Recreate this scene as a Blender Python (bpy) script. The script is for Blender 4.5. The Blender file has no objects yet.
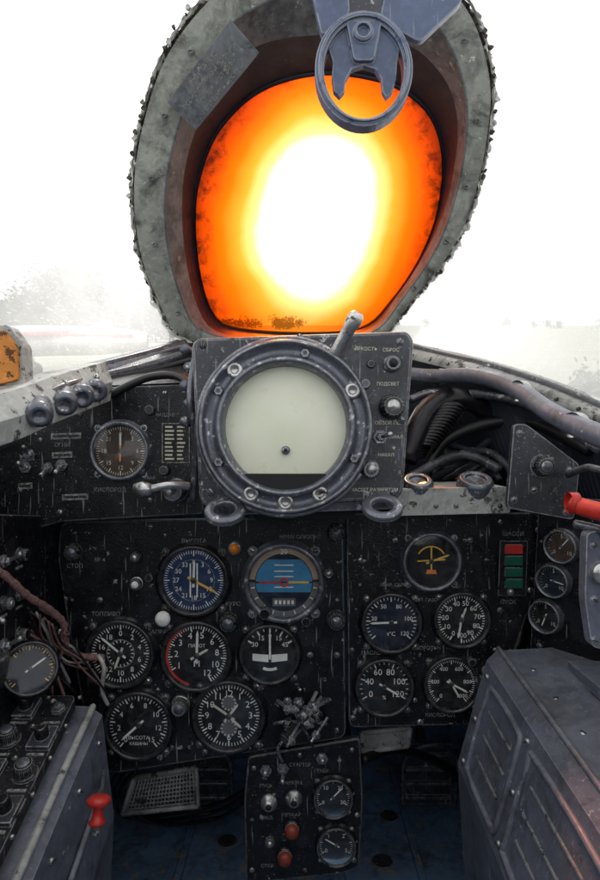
import bpy, math, random, bmesh
from mathutils import Vector, Matrix, noise
random.seed(7)
rad=math.radians
FL=587.0; PITCH=rad(11.1)
# aircraft (cockpit) frame: x right, y forward, z up, origin at pilot eye, aircraft sits nose-down on the field
M=Matrix.Translation((0,0,2.6))@Matrix.Rotation(-PITCH,4,'X')
def P(u,v,d): return Vector(((u-300)*d/FL,d,(440-v)*d/FL))
KW=0.81
def W(u,v,c):
    y=c/(1+KW*(440-v)/FL); return P(u,v,y)

# ------------------------------------------------------------ materials
def newmat(name):
    m=bpy.data.materials.new(name); m.use_nodes=True
    nt=m.node_tree; b=nt.nodes['Principled BSDF']; return m,nt,b
def nd(nt,t,**k):
    n=nt.nodes.new(t)
    for a,b in k.items(): setattr(n,a,b)
    return n
def ramp(nt,src,stops):
    r=nd(nt,'ShaderNodeValToRGB'); e=r.color_ramp.elements
    e.remove(e[1]); cc=[(c,c,c,1) if isinstance(c,(int,float)) else (*c,1) for p,c in stops]
    e[0].position=stops[0][0]; e[0].color=cc[0]
    for (p,c),k in list(zip(stops,cc))[1:]:
        x=e.new(p); x.color=k
    nt.links.new(src,r.inputs[0]); return r.outputs[0]
def mth(nt,op,a,b=None):
    n=nd(nt,'ShaderNodeMath',operation=op)
    for i,x in enumerate((a,b)):
        if x is None: continue
        if isinstance(x,(int,float)): n.inputs[i].default_value=x
        else: nt.links.new(x,n.inputs[i])
    return n.outputs[0]
def mixc(nt,f,a,b,bt='MIX'):
    n=nd(nt,'ShaderNodeMix',data_type='RGBA',blend_type=bt)
    for s,x in ((n.inputs[0],f),(n.inputs[6],a),(n.inputs[7],b)):
        if isinstance(x,(int,float)): s.default_value=x
        elif isinstance(x,tuple): s.default_value=(*x,1)
        else: nt.links.new(x,s)
    return n.outputs[2]
def nz(nt,scale,detail=6,rough=.6,vec=None,dist=0):
    n=nd(nt,'ShaderNodeTexNoise'); n.inputs['Scale'].default_value=scale
    n.inputs['Detail'].default_value=detail; n.inputs['Roughness'].default_value=rough
    n.inputs['Distortion'].default_value=dist
    if vec is not None: nt.links.new(vec,n.inputs['Vector'])
    return n.outputs['Fac']
def paint(name,base,chip=(.35,.35,.34),ct=.68,rough=.5,metal=0,edge=1.0,dust=.12,grain=700,gb=.25,var=.35,cs=60,under=None,spec=.5,er=.0016,specks=0,ut=.52,uw=.04,grime=0):
    m,nt,b=newmat(name); tc=nd(nt,'ShaderNodeTexCoord').outputs['Object']
    big=nz(nt,11,4,.65,tc)
    v=ramp(nt,big,[(.3,1-var),(.7,1+var)])
    col=mixc(nt,1.0,base,v,'MULTIPLY')
    if under:
        u=nz(nt,26,6,.7,tc,.4); uf=ramp(nt,u,[(ut,0),(ut+uw,1)])
        col=mixc(nt,uf,col,under)
    st=nz(nt,130,2,.6,tc); col=mixc(nt,ramp(nt,st,[(.5,0),(.85,.5)]),col,tuple(min(1,c*1.8+.01) for c in base))
    ch=nz(nt,cs,6,.72,tc); cf=ramp(nt,ch,[(ct,0),(ct+.015,1)])
    geo=nd(nt,'ShaderNodeNewGeometry')
    if specks>0:
        sp=ramp(nt,nz(nt,420,1,.5,tc),[(.70,0),(.74,specks)])
        cf=mth(nt,'MAXIMUM',cf,mth(nt,'MULTIPLY',sp,ramp(nt,big,[(.38,.15),(.62,1)])))
        # long fine scratches
        mp=nd(nt,'ShaderNodeMapping'); nt.links.new(tc,mp.inputs[0]); mp.inputs['Rotation'].default_value=(0,.7,0); mp.inputs['Scale'].default_value=(1,1,.06)
        s2=ramp(nt,nz(nt,330,1,.5,mp.outputs[0]),[(.70,0),(.73,specks*.6)]); cf=mth(nt,'MAXIMUM',cf,s2)
    if edge>0:
        bv=nd(nt,'ShaderNodeBevel'); bv.samples=2; bv.inputs['Radius'].default_value=er
        dt=nd(nt,'ShaderNodeVectorMath',operation='DOT_PRODUCT')
        nt.links.new(bv.outputs[0],dt.inputs[0]); nt.links.new(geo.outputs['Normal'],dt.inputs[1])
        e=mth(nt,'SUBTRACT',1.0,dt.outputs['Value'])
        e=mth(nt,'MULTIPLY',e,16*edge)
        en=ramp(nt,nz(nt,90,4,.7,tc),[(.38,0),(.53,1)])
        e=mth(nt,'MULTIPLY',e,en)
        e=mth(nt,'MINIMUM',e,1.0)
        cf=mth(nt,'MAXIMUM',cf,e)
    col=mixc(nt,cf,col,chip)
    if grime>0:
        gm=mth(nt,'MULTIPLY',ramp(nt,nz(nt,18,6,.75,tc,.6),[(.50,0),(.66,1)]),grime)
        col=mixc(nt,gm,col,(.025,.021,.017))
    if dust>0:
        sx=nd(nt,'ShaderNodeSeparateXYZ'); nt.links.new(geo.outputs['Normal'],sx.inputs[0])
        up=mth(nt,'MAXIMUM',sx.outputs[2],0.12)
        dn=ramp(nt,nz(nt,35,4,.75,tc),[(.35,.1),(.75,1)])
        df=mth(nt,'MULTIPLY',mth(nt,'MULTIPLY',up,dn),dust)
        col=mixc(nt,df,col,(.33,.32,.30))
    nt.links.new(col,b.inputs['Base Color'])
    b.inputs['Metallic'].default_value=metal
    b.inputs['Specular IOR Level'].default_value=spec
    rr=ramp(nt,nz(nt,40,3,.7,tc),[(.3,max(.05,rough-.14)),(.7,min(1,rough+.16))])
    nt.links.new(rr,b.inputs['Roughness'])
    bp=nd(nt,'ShaderNodeBump'); bp.inputs['Strength'].default_value=gb; bp.inputs['Distance'].default_value=.0006
    h=nz(nt,grain,1,.5,tc)
    nt.links.new(h,bp.inputs['Height']); nt.links.new(bp.outputs[0],b.inputs['Normal'])
    return m
def plain(name,col,rough=.6,metal=0,var=.2,sc=60,spec=.5):
    m,nt,b=newmat(name); tc=nd(nt,'ShaderNodeTexCoord').outputs['Object']
    v=ramp(nt,nz(nt,sc,3,.6,tc),[(.3,1-var),(.7,1+var)])
    nt.links.new(mixc(nt,1.0,col,v,'MULTIPLY'),b.inputs['Base Color'])
    b.inputs['Roughness'].default_value=rough; b.inputs['Metallic'].default_value=metal
    b.inputs['Specular IOR Level'].default_value=spec
    return m
BLK=paint('black_crackle_paint',(.0038,.0042,.0062),(.27,.27,.28),.64,.36,dust=.075,gb=.8,cs=75,spec=.32,specks=1.0,under=(.0125,.0133,.018),ut=.54,grain=500)
BLK2=paint('black_gloss_paint',(.007,.007,.010),(.2,.2,.2),.70,.3,dust=.04,gb=.1,spec=.35,edge=0)
BEZ=paint('bezel_black',(.008,.008,.010),(.40,.40,.40),.67,.24,dust=.03,gb=.1,edge=.9,er=.0009,spec=.5)
DGR=paint('dark_grey_hammer_paint',(.026,.029,.040),(.46,.46,.46),.63,.36,dust=.06,gb=.35,specks=.8,under=(.050,.054,.070),ut=.54,grime=.5,er=.0022)
BGR=paint('blue_grey_paint',(.105,.120,.160),(.44,.44,.44),.65,.42,dust=.28,gb=.2,cs=45,specks=.5,under=(.068,.079,.112),ut=.58,grime=.55)
LGR=paint('light_grey_worn_paint',(.36,.37,.35),(.06,.055,.05),.58,.6,dust=.2,gb=.3,cs=55,var=.3,grime=.7,edge=0)
FRM=paint('frame_worn_green_grey',(.265,.285,.255),(.52,.52,.47),.635,.6,dust=0,gb=.4,cs=70,under=(.185,.20,.185),ut=.47,uw=.12,var=.25,grime=.85,specks=.3)
FRI=paint('frame_inner_grey',(.125,.135,.150),(.34,.35,.34),.64,.5,dust=0,gb=.3,cs=70,under=(.060,.070,.085),ut=.50,uw=.1,grime=.7,edge=0)
FRD=paint('frame_inner_dark',(.010,.013,.022),(.16,.16,.16),.67,.45,dust=0,gb=.3,edge=0)
BLU=paint('blue_bracket_paint',(.060,.088,.165),(.36,.38,.42),.65,.36,dust=.05,gb=.2,specks=.4)
SIL=paint('bare_worn_metal',(.48,.48,.47),(.10,.09,.08),.60,.34,metal=.85,dust=.1,gb=.2,cs=80,grime=.5,edge=0)
RNG=paint('scope_ring_metal',(.10,.108,.13),(.50,.50,.51),.60,.30,metal=.5,dust=.1,gb=.25,cs=90)
FLR=paint('blue_floor_paint',(.13,.25,.43),(.30,.30,.30),.58,.6,dust=.3,gb=.3,cs=30,under=(.08,.14,.23),ut=.56,grime=.8,edge=0)
WALL=paint('wall_dark_paint',(.018,.024,.038),(.16,.16,.16),.64,.6,dust=.1,gb=.3,edge=0)
RUB=plain('sealant_rubber',(.050,.040,.030),.9,sc=120,var=.8)
SKIN=paint('aircraft_aluminium',(.5,.5,.5),(.3,.3,.3),.7,.4,metal=.8,dust=.1,edge=0)
RED=plain('red_paint',(.50,.03,.02),.4); ORG=plain('orange_lens',(.75,.22,.02),.3); GRN=plain('green_lens',(.01,.09,.06),.25)
WHT=plain('white_marking',(.78,.78,.74),.7); CRM=plain('cream_marking',(.62,.60,.48),.7)
DIM=plain('faded_marking',(.22,.22,.21),.8,var=.9,sc=300)
YEL=plain('yellow_marking',(.75,.45,.06),.6); FBK=plain('dial_black',(.005,.006,.008),.6,spec=.2); FBL=plain('dial_blue',(.012,.034,.095),.6,spec=.2)
FBD=plain('dial_dark_blue',(.007,.014,.030),.6,spec=.2); FBR=plain('dial_brown',(.050,.029,.017),.6)
CYA=plain('horizon_blue',(.03,.22,.42),.5); TAN=plain('horizon_tan',(.36,.26,.18),.5); FGR=plain('dial_grey',(.12,.12,.12),.5)
HOSE=plain('hose_fabric',(.20,.11,.10),.85,sc=300,var=.5); WCB=plain('white_cable',(.42,.40,.37),.7,var=.4,sc=150); CAB=plain('black_cable',(.008,.008,.010),.45)
def screenmat():
    m,nt,b=newmat('screen_phosphor'); tc=nd(nt,'ShaderNodeTexCoord').outputs['Object']
    c=ramp(nt,nz(nt,14,4,.6,tc),[(.3,(.74,.76,.58)),(.7,(.84,.85,.70))])
    c=mixc(nt,ramp(nt,nz(nt,60,5,.75,tc),[(.60,0),(.75,.35)]),c,(.36,.36,.27))
    nt.links.new(c,b.inputs['Base Color']); b.inputs['Roughness'].default_value=.3; return m
SCR=screenmat(); DRK=plain('matte_black',(.004,.004,.005),.7)  # flat black for screw slots, screen mask and other small dark parts
WOOD=paint('orange_foam',(.50,.19,.035),(.10,.035,.01),.52,.8,dust=0,edge=0,cs=110,gb=1)
CAPR=plain('dark_red_cap',(.22,.035,.02),.45)
def glassmat():
    m=bpy.data.materials.new('dial_glass'); m.use_nodes=True; nt=m.node_tree; nt.nodes.clear()
    o=nd(nt,'ShaderNodeOutputMaterial'); t=nd(nt,'ShaderNodeBsdfTransparent'); g=nd(nt,'ShaderNodeBsdfGlossy')
    g.inputs['Roughness'].default_value=.08
    f=nd(nt,'ShaderNodeFresnel'); f.inputs[0].default_value=1.5
    tc=nd(nt,'ShaderNodeTexCoord').outputs['Object']
    x=nd(nt,'ShaderNodeMixShader'); nt.links.new(f.outputs[0],x.inputs[0]); nt.links.new(t.outputs[0],x.inputs[1]); nt.links.new(g.outputs[0],x.inputs[2])
    d=nd(nt,'ShaderNodeBsdfDiffuse'); d.inputs[0].default_value=(.5,.5,.5,1)
    y=nd(nt,'ShaderNodeMixShader'); nt.links.new(ramp(nt,nz(nt,90,3,.7,tc),[(.46,.004),(.75,.09)]),y.inputs[0])
    nt.links.new(x.outputs[0],y.inputs[1]); nt.links.new(d.outputs[0],y.inputs[2])
    nt.links.new(y.outputs[0],o.inputs[0]); return m
GLS=glassmat()
def canopymat():
    m=bpy.data.materials.new('dusty_plexiglass_haze'); m.use_nodes=True; nt=m.node_tree; nt.nodes.clear()
    o=nd(nt,'ShaderNodeOutputMaterial'); t=nd(nt,'ShaderNodeBsdfTransparent'); g=nd(nt,'ShaderNodeBsdfTranslucent')
    t.inputs[0].default_value=(.98,.98,.98,1); g.inputs[0].default_value=(.97,.97,.97,1)
    tc=nd(nt,'ShaderNodeTexCoord').outputs['Object']
    mp=nd(nt,'ShaderNodeMapping'); nt.links.new(tc,mp.inputs[0]); mp.inputs['Scale'].default_value=(1,.25,1.5); mp.inputs['Rotation'].default_value=(.2,.3,.5)
    sc=ramp(nt,nz(nt,160,2,.7,mp.outputs[0],1.5),[(.56,0),(.68,.14)])
    big=ramp(nt,nz(nt,9,4,.7,tc),[(.3,.40),(.75,.56)])  # milky scatter on dusty plastic, raised to paint outdoor glare and haze
    # extra white veil to starboard, painting the haze outside into the pane
    sx=nd(nt,'ShaderNodeSeparateXYZ'); nt.links.new(tc,sx.inputs[0])
    stbd_haze=ramp(nt,mth(nt,'ADD',sx.outputs[0],.5),[(.5,0),(.75,.16)])
    f=mth(nt,'ADD',mth(nt,'ADD',big,sc),stbd_haze)
    x=nd(nt,'ShaderNodeMixShader'); nt.links.new(f,x.inputs[0]); nt.links.new(t.outputs[0],x.inputs[1]); nt.links.new(g.outputs[0],x.inputs[2])
    nt.links.new(x.outputs[0],o.inputs[0]); return m
PLX=canopymat()
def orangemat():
    # yellowed armoured glass; the white glow behind it is painted into the tint ramp
    m=bpy.data.materials.new('yellowed_glass_painted_glow'); m.use_nodes=True; nt=m.node_tree; nt.nodes.clear()
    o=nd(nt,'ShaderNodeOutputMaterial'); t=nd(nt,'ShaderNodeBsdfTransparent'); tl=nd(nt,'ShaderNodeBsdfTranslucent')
    at=nd(nt,'ShaderNodeAttribute'); at.attribute_name='glow_tint'
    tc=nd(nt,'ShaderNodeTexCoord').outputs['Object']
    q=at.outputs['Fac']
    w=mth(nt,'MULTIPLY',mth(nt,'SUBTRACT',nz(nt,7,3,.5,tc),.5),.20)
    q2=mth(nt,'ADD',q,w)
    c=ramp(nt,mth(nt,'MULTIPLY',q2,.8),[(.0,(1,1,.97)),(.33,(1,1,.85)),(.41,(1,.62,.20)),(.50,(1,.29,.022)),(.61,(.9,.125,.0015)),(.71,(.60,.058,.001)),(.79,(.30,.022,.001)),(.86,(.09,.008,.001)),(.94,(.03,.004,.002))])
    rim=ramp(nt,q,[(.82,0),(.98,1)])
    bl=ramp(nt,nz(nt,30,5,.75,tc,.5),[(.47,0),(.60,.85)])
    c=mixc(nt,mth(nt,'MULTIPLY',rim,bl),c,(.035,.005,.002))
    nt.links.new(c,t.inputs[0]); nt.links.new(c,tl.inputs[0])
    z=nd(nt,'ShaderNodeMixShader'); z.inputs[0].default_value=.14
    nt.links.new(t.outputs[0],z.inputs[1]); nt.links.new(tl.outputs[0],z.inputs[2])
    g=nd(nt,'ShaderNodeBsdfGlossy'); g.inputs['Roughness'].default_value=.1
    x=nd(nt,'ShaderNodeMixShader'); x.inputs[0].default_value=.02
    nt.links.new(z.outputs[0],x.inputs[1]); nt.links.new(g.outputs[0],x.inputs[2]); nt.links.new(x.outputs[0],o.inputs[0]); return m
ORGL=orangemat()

# ------------------------------------------------------------ mesh builder
def catmull(pts,n=8,closed=False):
    pts=[Vector(p) for p in pts]; out=[]; L=len(pts)
    segs=L if closed else L-1
    for i in range(segs):
        if closed: a,b,c,d=pts[(i-1)%L],pts[i],pts[(i+1)%L],pts[(i+2)%L]
        else: a,b,c,d=pts[max(i-1,0)],pts[i],pts[i+1],pts[min(i+2,L-1)]
        for k in range(n):
            t=k/n; out.append(.5*((2*b)+(c-a)*t+(2*a-5*b+4*c-d)*t*t+(3*b-a-3*c+d)*t**3))
    if not closed: out.append(pts[-1])
    return out
class MB:
    def __init__(s): s.v=[];s.f=[];s.mi=[];s.sm=[];s.mats=[]
    def add(s,vs,fs,mat,smooth=False,xf=None):
        if mat not in s.mats: s.mats.append(mat)
        i=s.mats.index(mat); o=len(s.v)
        s.v+= [ (xf@Vector(p) if xf else Vector(p)) for p in vs]
        for f in fs: s.f.append([o+k for k in f]); s.mi.append(i); s.sm.append(smooth)
    def lathe(s,prof,mat,xf=None,n=28,smooth=True,sx=1,sz=1):
        vs=[];fs=[]
        for r,y in prof:
            for k in range(n):
                a=2*math.pi*k/n; vs.append((r*math.cos(a)*sx,y,r*math.sin(a)*sz))
        m=len(prof)
        for j in range(m-1):
            for k in range(n):
                k2=(k+1)%n; fs.append((j*n+k,j*n+k2,(j+1)*n+k2,(j+1)*n+k))
        s.add(vs,fs,mat,smooth,xf)
    def disc(s,r,y,mat,xf=None,n=40,sx=1,sz=1,cx=0,cz=0):
        s.add([(cx+r*math.cos(2*math.pi*k/n)*sx,y,cz+r*math.sin(2*math.pi*k/n)*sz) for k in range(n)],[tuple(range(n))],mat,False,xf)
    def prism(s,pts,y0,y1,mat,xf=None):
        n=len(pts); vs=[(x,y0,z) for x,z in pts]+[(x,y1,z) for x,z in pts]
        fs=[tuple(range(n)),tuple(range(2*n-1,n-1,-1))]+[(i,(i+1)%n,n+(i+1)%n,n+i) for i in range(n)]
        s.add(vs,fs,mat,False,xf)
    def flat(s,pts,y,mat,xf=None): s.add([(x,y,z) for x,z in pts],[tuple(range(len(pts)))],mat,False,xf)
    def box(s,c,sz,mat,xf=None):
        x,y,z=c;a,b,d=[k/2 for k in sz]
        s.prism([(x-a,z-d),(x+a,z-d),(x+a,z+d),(x-a,z+d)],y-b,y+b,mat,xf)
    def ring(s,outer,inner,y0,y1,mat,xf=None):
        n=len(outer); vs=[(x,y0,z) for x,z in outer]+[(x,y0,z) for x,z in inner]+[(x,y1,z) for x,z in outer]+[(x,y1,z) for x,z in inner]
        fs=[]
        for i in range(n):
            j=(i+1)%n
            fs+=[(i,j,n+j,n+i),(2*n+i,3*n+i,3*n+j,2*n+j),(i,2*n+i,2*n+j,j),(n+i,n+j,3*n+j,3*n+i)]
        s.add(vs,fs,mat,False,xf)
    def tube(s,pts,r,mat,n=10,sub=6,closed=False,rf=None,smooth=True):
        c=catmull(pts,sub,closed) if sub>1 else [Vector(p) for p in pts]; L=len(c); vs=[];fs=[]
        up=Vector((0,0,1)); prev=None
        for i,p in enumerate(c):
            t=(c[(i+1)%L]-c[i-1]) if closed else (c[min(i+1,L-1)]-c[max(i-1,0)])
            t.normalize()
            if prev is None:
                a=t.cross(up)
                if a.length<.1: a=t.cross(Vector((1,0,0)))
            else: a=prev-t*prev.dot(t)
            a.normalize(); prev=a; b=t.cross(a)
            for k in range(n):
                g=2*math.pi*k/n; rr=r*(rf(i,k) if rf else 1)
                vs.append(p+(a*math.cos(g)+b*math.sin(g))*rr)
        for i in range(L if closed else L-1):
            j=(i+1)%L
            for k in range(n):
                k2=(k+1)%n; fs.append((i*n+k,i*n+k2,j*n+k2,j*n+k))
        if not closed: fs+=[tuple(range(n-1,-1,-1)),tuple(range((L-1)*n,L*n))]
        s.add(vs,fs,mat,smooth)
    def loft(s,rows,mat,smooth=True,closed=False):
        n=len(rows[0]); vs=[p for r in rows for p in r]; fs=[]
        for j in range(len(rows)-1):
            for k in range(n if closed else n-1):
                k2=(k+1)%n; fs.append((j*n+k,j*n+k2,(j+1)*n+k2,(j+1)*n+k))
        s.add(vs,fs,mat,smooth)
    def obj(s,name,parent=None,bevel=0,mw=None,recalc=True,solid=0,segs=2):
        me=bpy.data.meshes.new(name); me.from_pydata([tuple(p) for p in s.v],[],s.f)
        for m in s.mats: me.materials.append(m)
        for p,i,sm in zip(me.polygons,s.mi,s.sm): p.material_index=i; p.use_smooth=sm
        me.update()
        if recalc:
            b=bmesh.new(); b.from_mesh(me); bmesh.ops.recalc_face_normals(b,faces=b.faces); b.to_mesh(me); b.free()
        o=bpy.data.objects.new(name,me); bpy.context.scene.collection.objects.link(o)
        if parent: o.parent=parent
        else: o.matrix_world=M if mw is None else mw
        if solid:
            q=o.modifiers.new('s','SOLIDIFY'); q.thickness=solid
        if bevel:
            q=o.modifiers.new('b','BEVEL'); q.width=bevel; q.segments=segs; q.limit_method='ANGLE'; q.angle_limit=rad(50)
        return o
def root(name,mw=None):
    o=bpy.data.objects.new(name,None); o.empty_display_size=.02
    bpy.context.scene.collection.objects.link(o); o.matrix_world=M if mw is None else mw; return o
def T(v): return Matrix.Translation(v)
def text(s,loc,size,parent,mat=None,rot=0,rx=90,mtx=None,align='CENTER'):
    c=bpy.data.curves.new('lettering','FONT'); c.body=s; c.size=size; c.align_x=align; c.align_y='CENTER'; c.resolution_u=2
    c.materials.append(mat or WHT)
    o=bpy.data.objects.new('lettering',c); bpy.context.scene.collection.objects.link(o); o.parent=parent
    o.matrix_local= mtx if mtx else (T(loc)@Matrix.Rotation(rot,4,'Y')@Matrix.Rotation(rad(rx),4,'X'))
    return o
def rpoly(pts,r,n=5):
    out=[];L=len(pts)
    for i in range(L):
        p=Vector(pts[i]);a=Vector(pts[i-1])-p;b=Vector(pts[(i+1)%L])-p
        rr=min(r,a.length*.45,b.length*.45); p0=p+a.normalized()*rr; p1=p+b.normalized()*rr
        for k in range(n+1):
            t=k/n; q=p0*(1-t)**2+p*2*t*(1-t)+p1*t*t; out.append((q.x,q.y))
    return out
def pp(pts,d): return [((u-300)*d/FL,(440-v)*d/FL) for u,v in pts]
def screw(mb,p,r=.0032,mat=None,xf=None):
    X=(xf or Matrix())@T(p)@Matrix.Rotation(random.uniform(0,3.1),4,'Y')
    mb.lathe([(r,.001),(r,-.0008),(r*.8,-.0018),(0,-.0022)],mat or random.choice([RNG,RNG,SIL,BEZ]),X,12)
    mb.box((0,-.0022,0),(r*1.7,.0008,r*.28),DRK,X)
def toggle(mb,p,tilt=-35,L=.016,mat=None,xf=None,side=0):
    X=(xf or Matrix())@T(p)
    mb.lathe([(.0075,.001),(.0075,-.003),(.005,-.003),(.005,-.006),(.0035,-.008),(0,-.008)],RNG,X,6,False)
    Y=X@T((0,-.005,0))@Matrix.Rotation(rad(side),4,'Z')@Matrix.Rotation(rad(tilt),4,'X')
    mb.lathe([(.0018,0),(.0026,-L*.8),(.0032,-L),(.002,-L-.002),(0,-L-.0022)],mat or SIL,Y,10)
def knob(mb,p,r,L,mat,cap=None,xf=None,ribs=True):
    X=(xf or Matrix())@T(p)
    n=32
    mb.lathe([(r*1.15,.001),(r*1.15,-.002),(r*1.0,-.003)],mat,X,n)
    vs=[];fs=[]
    for j,(k,y) in enumerate(((1,-.003),(1,-L*.8),(.85,-L))):
        for i in range(n):
            a=2*math.pi*i/n; rr=r*k*(1-.07*(i%2 if ribs else 0)); vs.append((rr*math.cos(a),y,rr*math.sin(a)))
    for j in range(2):
        for i in range(n): fs.append((j*n+i,j*n+(i+1)%n,(j+1)*n+(i+1)%n,(j+1)*n+i))
    fs.append(tuple(range(2*n,3*n))); mb.add(vs,fs,mat,False,X)
    if cap: mb.lathe([(r*.6,-L-.0001),(r*.55,-L-.0015),(0,-L-.002)],cap,X,16)

# ------------------------------------------------------------ gauges
def poly_ang(a,r0,r1,w0,w1=None):
    w1=w0 if w1 is None else w1
    d=Vector((math.sin(a),math.cos(a))); n=Vector((d.y,-d.x))
    return [tuple(d*r0-n*w0),tuple(d*r0+n*w0),tuple(d*r1+n*w1),tuple(d*r1-n*w1)]
def arcpoly(r0,r1,a0,a1,n=24):
    o=[];
    for k in range(n+1): a=a0+(a1-a0)*k/n; o.append((r1*math.sin(a),r1*math.cos(a)))
    for k in range(n,-1,-1): a=a0+(a1-a0)*k/n; o.append((r0*math.sin(a),r0*math.cos(a)))
    return o
def gauge(name,u,v,r,d=.75,face=None,ticks=(50,5,0,360),nums=(),nr=.60,ns=.22,hands=((40,.75,None),),words=(),extra=None,rz=0,rx=0,tm=None,bez=None,scr=True,hub=True,wide=1.0):
    R=r*d/FL; mw=M@T(P(u,v,d))@Matrix.Rotation(rad(rz),4,'Z')@Matrix.Rotation(rad(rx),4,'X')
    o=root(name,mw); mb=MB(); bz=bez or BEZ
    mb.lathe([(R*1.13,.002),(R*1.13,-.0015),(R*1.06,-.002),(R*1.05,-.0075),(R*1.01,-.0092),(R*.95,-.0092),(R*.92,-.0075),(R*.91,-.001)],bz,None,48)
    if scr:
        for k in range(4):
            a=rad(45+90*k)
            mb.prism([(R*1.16*math.cos(a)+R*.13*math.cos(t*.7854),R*1.16*math.sin(a)+R*.13*math.sin(t*.7854)) for t in range(8)],.001,-.0012,bz)
            screw(mb,(R*1.17*math.cos(a),-.0012,R*1.17*math.sin(a)),R*.075)
    mb.obj('bezel',o)
    mb=MB(); mb.disc(R*.915,-.0012,face or FBK); mb.obj('dial_face',o)
    mb=MB(); tmat=tm or WHT
    n,mj,a0,a1=ticks
    if n:
        tot=n+ (0 if (a1-a0)%360==0 else 1)
        for k in range(tot):
            a=rad(a0+(a1-a0)*k/n); big=k%mj==0
            mb.flat(poly_ang(a,R*(.71 if big else .78),R*.87,R*(.020 if big else .011)*wide),-.0019,tmat)
    if extra: extra(mb,R)
    if mb.f: mb.obj('dial_markings',o)
    if nums:
        k=len(nums); full=(a1-a0)%360==0
        for i,s in enumerate(nums):
            a=rad(a0+(a1-a0)*i/(k if full else k-1))
            if s: text(s,(R*nr*math.sin(a),-.0019,R*nr*math.cos(a)),R*ns*1.3,o,tmat)
    for s,x,z,sz in words: text(s,(R*x,-.0019,R*z),R*sz,o,tmat)
    mb=MB(); y=-.0028
    for a,L,m in hands:
        m=m or WHT; a=rad(a); w=.035
        mb.flat([tuple(Vector(q)) for q in poly_ang(a,-R*.2,R*L*.82,R*w)],y,m)
        dd=Vector((math.sin(a),math.cos(a))); nn=Vector((dd.y,-dd.x))
        mb.flat([tuple(dd*R*L*.8-nn*R*w*1.2),tuple(dd*R*L*.8+nn*R*w*1.2),tuple(dd*R*L)],y-.0002,m); y-=.0007
    if hands and hub: mb.lathe([(R*.09,-.002),(R*.09,y-.0004),(R*.05,y-.001),(0,y-.001)],BEZ,None,16)
    if mb.f: mb.obj('pointer',o)
    mb=MB(); mb.lathe([(0,-.0092),(R*.4,-.0090),(R*.7,-.0084),(R*.93,-.0074)],GLS,None,32); mb.obj('cover_glass',o,recalc=False)
    return o

# ============================================================ INSTRUMENT PANEL
D=.75
ip=root('instrument_panel')
mb=MB()
mb.prism(rpoly(pp([(60,522),(343,516),(346,738),(300,745),(112,774),(92,764),(88,735),(70,640),(58,560)],D),.012),D,D+.012,BLK)
mb.prism(rpoly(pp([(346.5,514),(536,513),(548,522),(546,560),(520,640),(488,712),(476,726),(349,729)],D),.012),D+.003,D+.014,BLK)
mb.obj('panel_plate',ip,bevel=.0015)
mb=MB()
for (u,v) in [(75,533),(150,527),(230,524),(335,524),(72,600),(80,668),(96,745),(160,757),(250,748),(337,730),(337,655),(337,600),(158,690),(100,600),(352,523),(352,600),(352,650),(353,718),(430,520),(500,522),(538,530),(530,590),(510,650),(480,715),(420,722),(420,655),(500,610),(240,520),(310,655),(172,748),(120,690),(300,690),(312,620),(165,535),(86,628),(330,700),(262,745),(205,752),(360,560),(395,540),(470,540),(486,560),(360,585),(425,590),(495,650),(415,700),(362,700)]:
    screw(mb,P(u,v,D+(.003 if u>346 else 0)),random.choice([.0024,.0032,.004]))
mb.obj('panel_screws',ip)
mb=MB()
for (u,v,r,L,m,c) in [(75,551,8,.014,BEZ,RNG),(137,556,5,.012,BEZ,SIL),(181,704,8,.016,SIL,RNG),(229,621,9,.014,BEZ,RNG),(137,583,6,.010,BEZ,WHT),(306,620,5,.01,BEZ,None),(336,532,8,.012,BEZ,RNG),(336,619,9,.014,BEZ,RNG),(265,612,6,.01,BEZ,None),(150,577,4,.008,BEZ,None),(470,660,4,.01,BEZ,None),(508,590,4,.01,RNG,SIL),(328,572,5,.01,BEZ,SIL),(487,671,5,.010,SIL,None),(478,678,4,.008,RNG,None)]:
    knob(mb,P(u,v,D+(.003 if u>346 else 0)),r*D/FL,L,m,c)
X=T(P(235,548,D)); mb.lathe([(.009,.001),(.009,-.004),(.0065,-.005)],RNG,X,20); mb.lathe([(.0065,-.004),(.0062,-.008),(.0035,-.011),(0,-.012)],ORG,X,20)
X=T(P(165,616,D)); mb.lathe([(.004,.001),(.004,-.008),(.0095,-.010),(.0095,-.014),(.006,-.018),(0,-.019)],WHT,X,20)
X=T(P(137,583,D)); mb.lathe([(.0085,.001),(.0085,-.003),(.006,-.003)],SIL,X,20)
mb.obj('panel_knobs_and_lamps',ip)
for s,u,v,z in [('ВЫСОТА',194,541,5),('СТОП',75,566,5),('ТОПЛИВО',106,614,5),('ЗАПРАВКА',163,632,5),('АВИАГОРИЗОНТ',300,537,4.5),('КУРС',233,604,5),('ВКЛ',181,688,5),('м/сек',250,690,4),('ОБОРОТЫ',425,648,4.5),('ТЕМП. ГАЗОВ',425,600,4),('ПУСК',508,602,5),('МАСЛО',371,653,4.5),('ШАССИ',513,534,5),('КИСЛОРОД',440,715,4.5),('№ 4',100,560,5),('ОТКЛ.',322,700,5),('АВАР. СБРОС',395,585,4)]:
    text(s,P(u,v,D+(.003 if u>346 else 0))-Vector((0,.0006,0)),z*1.15*D/FL,ip,DIM)
b=MB(); 
b.prism(rpoly(pp([(500,541),(528,541),(526,596),(498,596)],D-.006),.002),D-.006,D+.002,BEZ)
for i,(m) in enumerate((RED,GRN,GRN,GRN)):
    z=545+i*11.5; b.prism(pp([(506,z),(523,z),(523,z+9),(505.5,z+9)],D-.0085),D-.0085,D-.005,m)
b.obj('indicator_light_block',bevel=.0006)
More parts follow.
